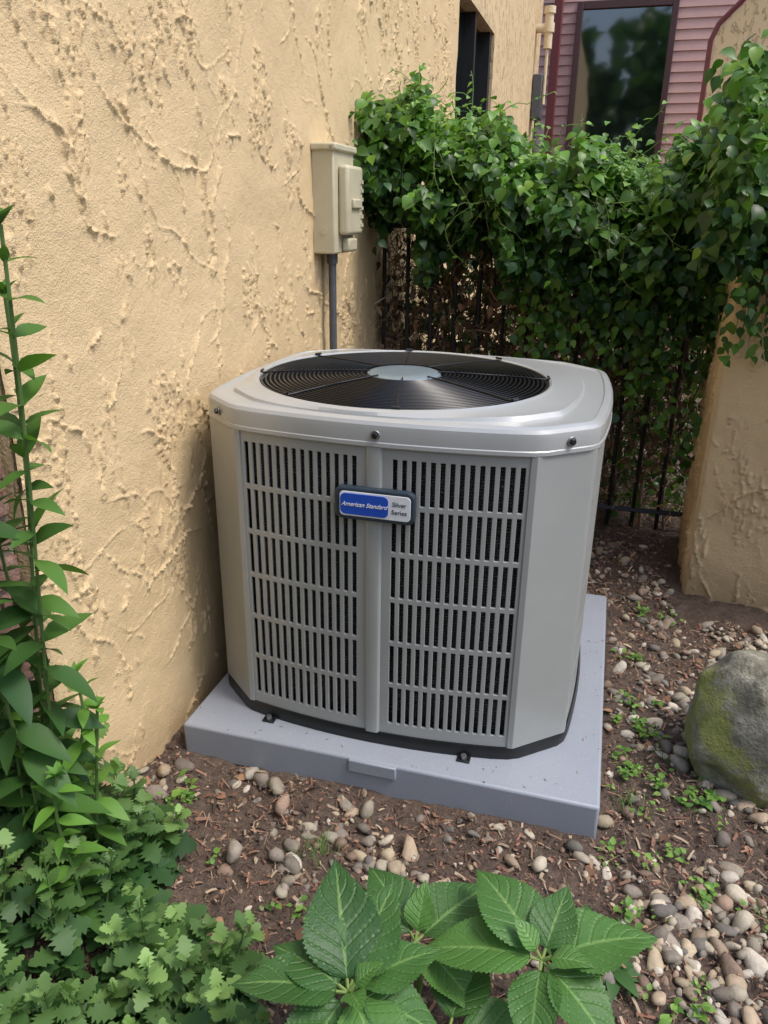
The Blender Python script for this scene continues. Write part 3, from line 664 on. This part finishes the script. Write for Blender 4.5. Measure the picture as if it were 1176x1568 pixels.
# ------------------------------------------------------------ phlox stems
ph=empty('phlox_plants');P_=[];N_=[];D_=[];S_=[];C_=[];st=Tubes()
def phlox(x0,y0_,top,dark,ls=.09,gap=.05,tilt=(0,0)):
    g0=float(gz(np.array([x0]),np.array([y0_]))[0]); nn=int((top-g0)/gap); pts=[]; w1,w2=rng.normal(0,.012,2)
    for i in range(nn+1):
        f=i/nn; p=np.array([x0+tilt[0]*f+w1*sin(f*6),y0_+tilt[1]*f+w2*sin(f*5),g0+(top-g0)*f]); pts.append(p)
        if f<.12: continue
        for q in (0,pi):
            if rng.random()<.08: continue
            a=i*pi/2+q+rng.normal(0,.35); el=math.radians(rng.uniform(-12,32)+40*f**6); d=np.array([cos(a)*cos(el),sin(a)*cos(el),sin(el)])
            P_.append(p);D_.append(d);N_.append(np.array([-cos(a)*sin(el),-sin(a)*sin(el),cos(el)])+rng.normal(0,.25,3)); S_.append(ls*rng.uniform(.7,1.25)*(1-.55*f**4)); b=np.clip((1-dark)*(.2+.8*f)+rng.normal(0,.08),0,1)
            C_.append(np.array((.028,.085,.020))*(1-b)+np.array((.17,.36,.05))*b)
    for q in range(6):
        a=q*1.05; P_.append(pts[-1]);d=np.array([cos(a)*.5,sin(a)*.5,.85]);D_.append(d);N_.append(np.array([-cos(a),-sin(a),.5]));S_.append(ls*.35);C_.append(np.array((.12,.28,.04))*(1-dark*.5))
    st.add(pts,.003,False,5,(.14,.24,.07))
phlox(-.44,-1.03,1.30,.55,.085,.05,(.075,.0)); phlox(-.47,-1.00,1.20,.6,.09,.05,(.06,0)); phlox(-.49,-1.09,1.12,.8,.10,.06,(.06,0)); phlox(-.49,-1.00,.98,.85,.10,.055,(.02,0)); phlox(-.46,-1.10,.85,.75,.11,.055,(.03,0))
for x0,y0_,tp in ((-.46,-1.0,.55),(-.41,-.99,.48),(-.50,-.97,.52),(-.44,-1.07,.60),(-.52,-1.05,.58),(-.38,-1.10,.42)): phlox(x0,y0_,tp,.05,.07,.033,(rng.normal(0,.03),0))
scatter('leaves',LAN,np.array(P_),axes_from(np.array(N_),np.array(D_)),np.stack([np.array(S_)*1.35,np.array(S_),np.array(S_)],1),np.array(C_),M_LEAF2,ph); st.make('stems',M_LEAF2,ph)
# ------------------------------------------------------------ small weeds
wd=empty('weeds'); cl=[(.66,-.28,.07,16),(.70,-.10,.06,9),(.66,.05,.05,4),(.60,-.62,.10,5),(.70,-.75,.14,7),(1.0,-.5,.14,16),(.82,-.6,.1,6),(.72,.62,.06,8),(-.42,-.72,.05,8),(.8,-.35,.08,9),(-.1,-.85,.1,3),(.65,.30,.05,3),(.72,-.9,.1,5)]
P_=[];N_=[];D_=[];S_=[];C_=[]
for cx,cy,sg,k in cl:
    for i in range(k):
        x0,y0_=cx+rng.normal(0,sg*.6),cy+rng.normal(0,sg*.6)
        if not okground(np.array([x0]),np.array([y0_]))[0]: continue
        g0=float(gz(np.array([x0]),np.array([y0_]))[0]); s0=rng.uniform(.008,.022)
        for q in range(rng.integers(4,10)):
            a=rng.uniform(0,6.28);el=rng.uniform(.1,1.0); P_.append((x0+rng.normal(0,.010),y0_+rng.normal(0,.010),g0+rng.uniform(.003,.025))); D_.append((cos(a)*cos(el),sin(a)*cos(el),sin(el)));N_.append((-cos(a)*sin(el),-sin(a)*sin(el),cos(el)));S_.append(s0*rng.uniform(.6,1.3)); b=rng.random();C_.append(np.array((.08,.19,.035))*(1-b)+np.array((.24,.42,.08))*b)
scatter('weed_leaves',OV,np.array(P_),axes_from(np.array(N_),np.array(D_)),np.array(S_),np.array(C_),M_LEAF2,wd)
gt=Tubes()
for cx,cy,k in ((-.03,-.745,40),(.62,-.40,30),(.75,-.2,25),(.9,-.65,25)):
    for i in range(k):
        a=rng.uniform(0,6.28);l=rng.uniform(.015,.045); x0,y0_=cx+rng.normal(0,.02),cy+rng.normal(0,.02); gt.add([(x0,y0_,0),(x0+.4*l*cos(a),y0_+.4*l*sin(a),l*.7),(x0+l*cos(a),y0_+l*sin(a),l*.8)],[.0009,.0007,.0002],False,3,(.13,.24,.05))
gt.make('grass_tufts',M_LEAF2,wd)
P_=[];N_=[];D_=[];S_=[];C_=[]
for cx,cy in ((.56,-.80),(.60,-.86),(.52,-.88)):
    for q in range(7):
        a=q*.9+rng.normal(0,.2);el=rng.uniform(.15,.6);P_.append((cx,cy,.01));D_.append((cos(a)*cos(el),sin(a)*cos(el),sin(el)));N_.append((-cos(a)*sin(el),-sin(a)*sin(el),cos(el)));S_.append(rng.uniform(.05,.085));C_.append((.06,.15,.04))
scatter('broad_weed_leaves',LAN,np.array(P_),axes_from(np.array(N_),np.array(D_)),np.stack([np.array(S_)*1.5,np.array(S_),np.array(S_)],1),np.array(C_),M_LEAF2,wd)
# ------------------------------------------------------------ trees behind the viewer (seen in the window reflections)
bt=empty('background_trees'); n=5500
x=rnd(n,-14,16);y=rng.normal(-20,1.6,n);z=rnd(n,.2,8.5)+.9*np.sin(x*1.3)+.6*np.sin(x*2.9)
scatter('tree_foliage',OV,np.stack([x,y,z],1),axes_from(rng.standard_normal((n,3))+np.array([0,.8,.5]),rng.standard_normal((n,3))),rnd(n,.5,1.1),lerpc((.03,.08,.015),(.14,.28,.06),rng.random(n)),M_LEAF,bt)
tb=Tubes()
for x0 in (-11,-6,-1,4,9,14): tb.add([(x0,-20.5,0),(x0+.2,-20.5,3),(x0-.1,-20.4,7)],[.25,.18,.06],False,8,(.10,.08,.06))
tb.make('tree_trunks',M_TWIG,bt)
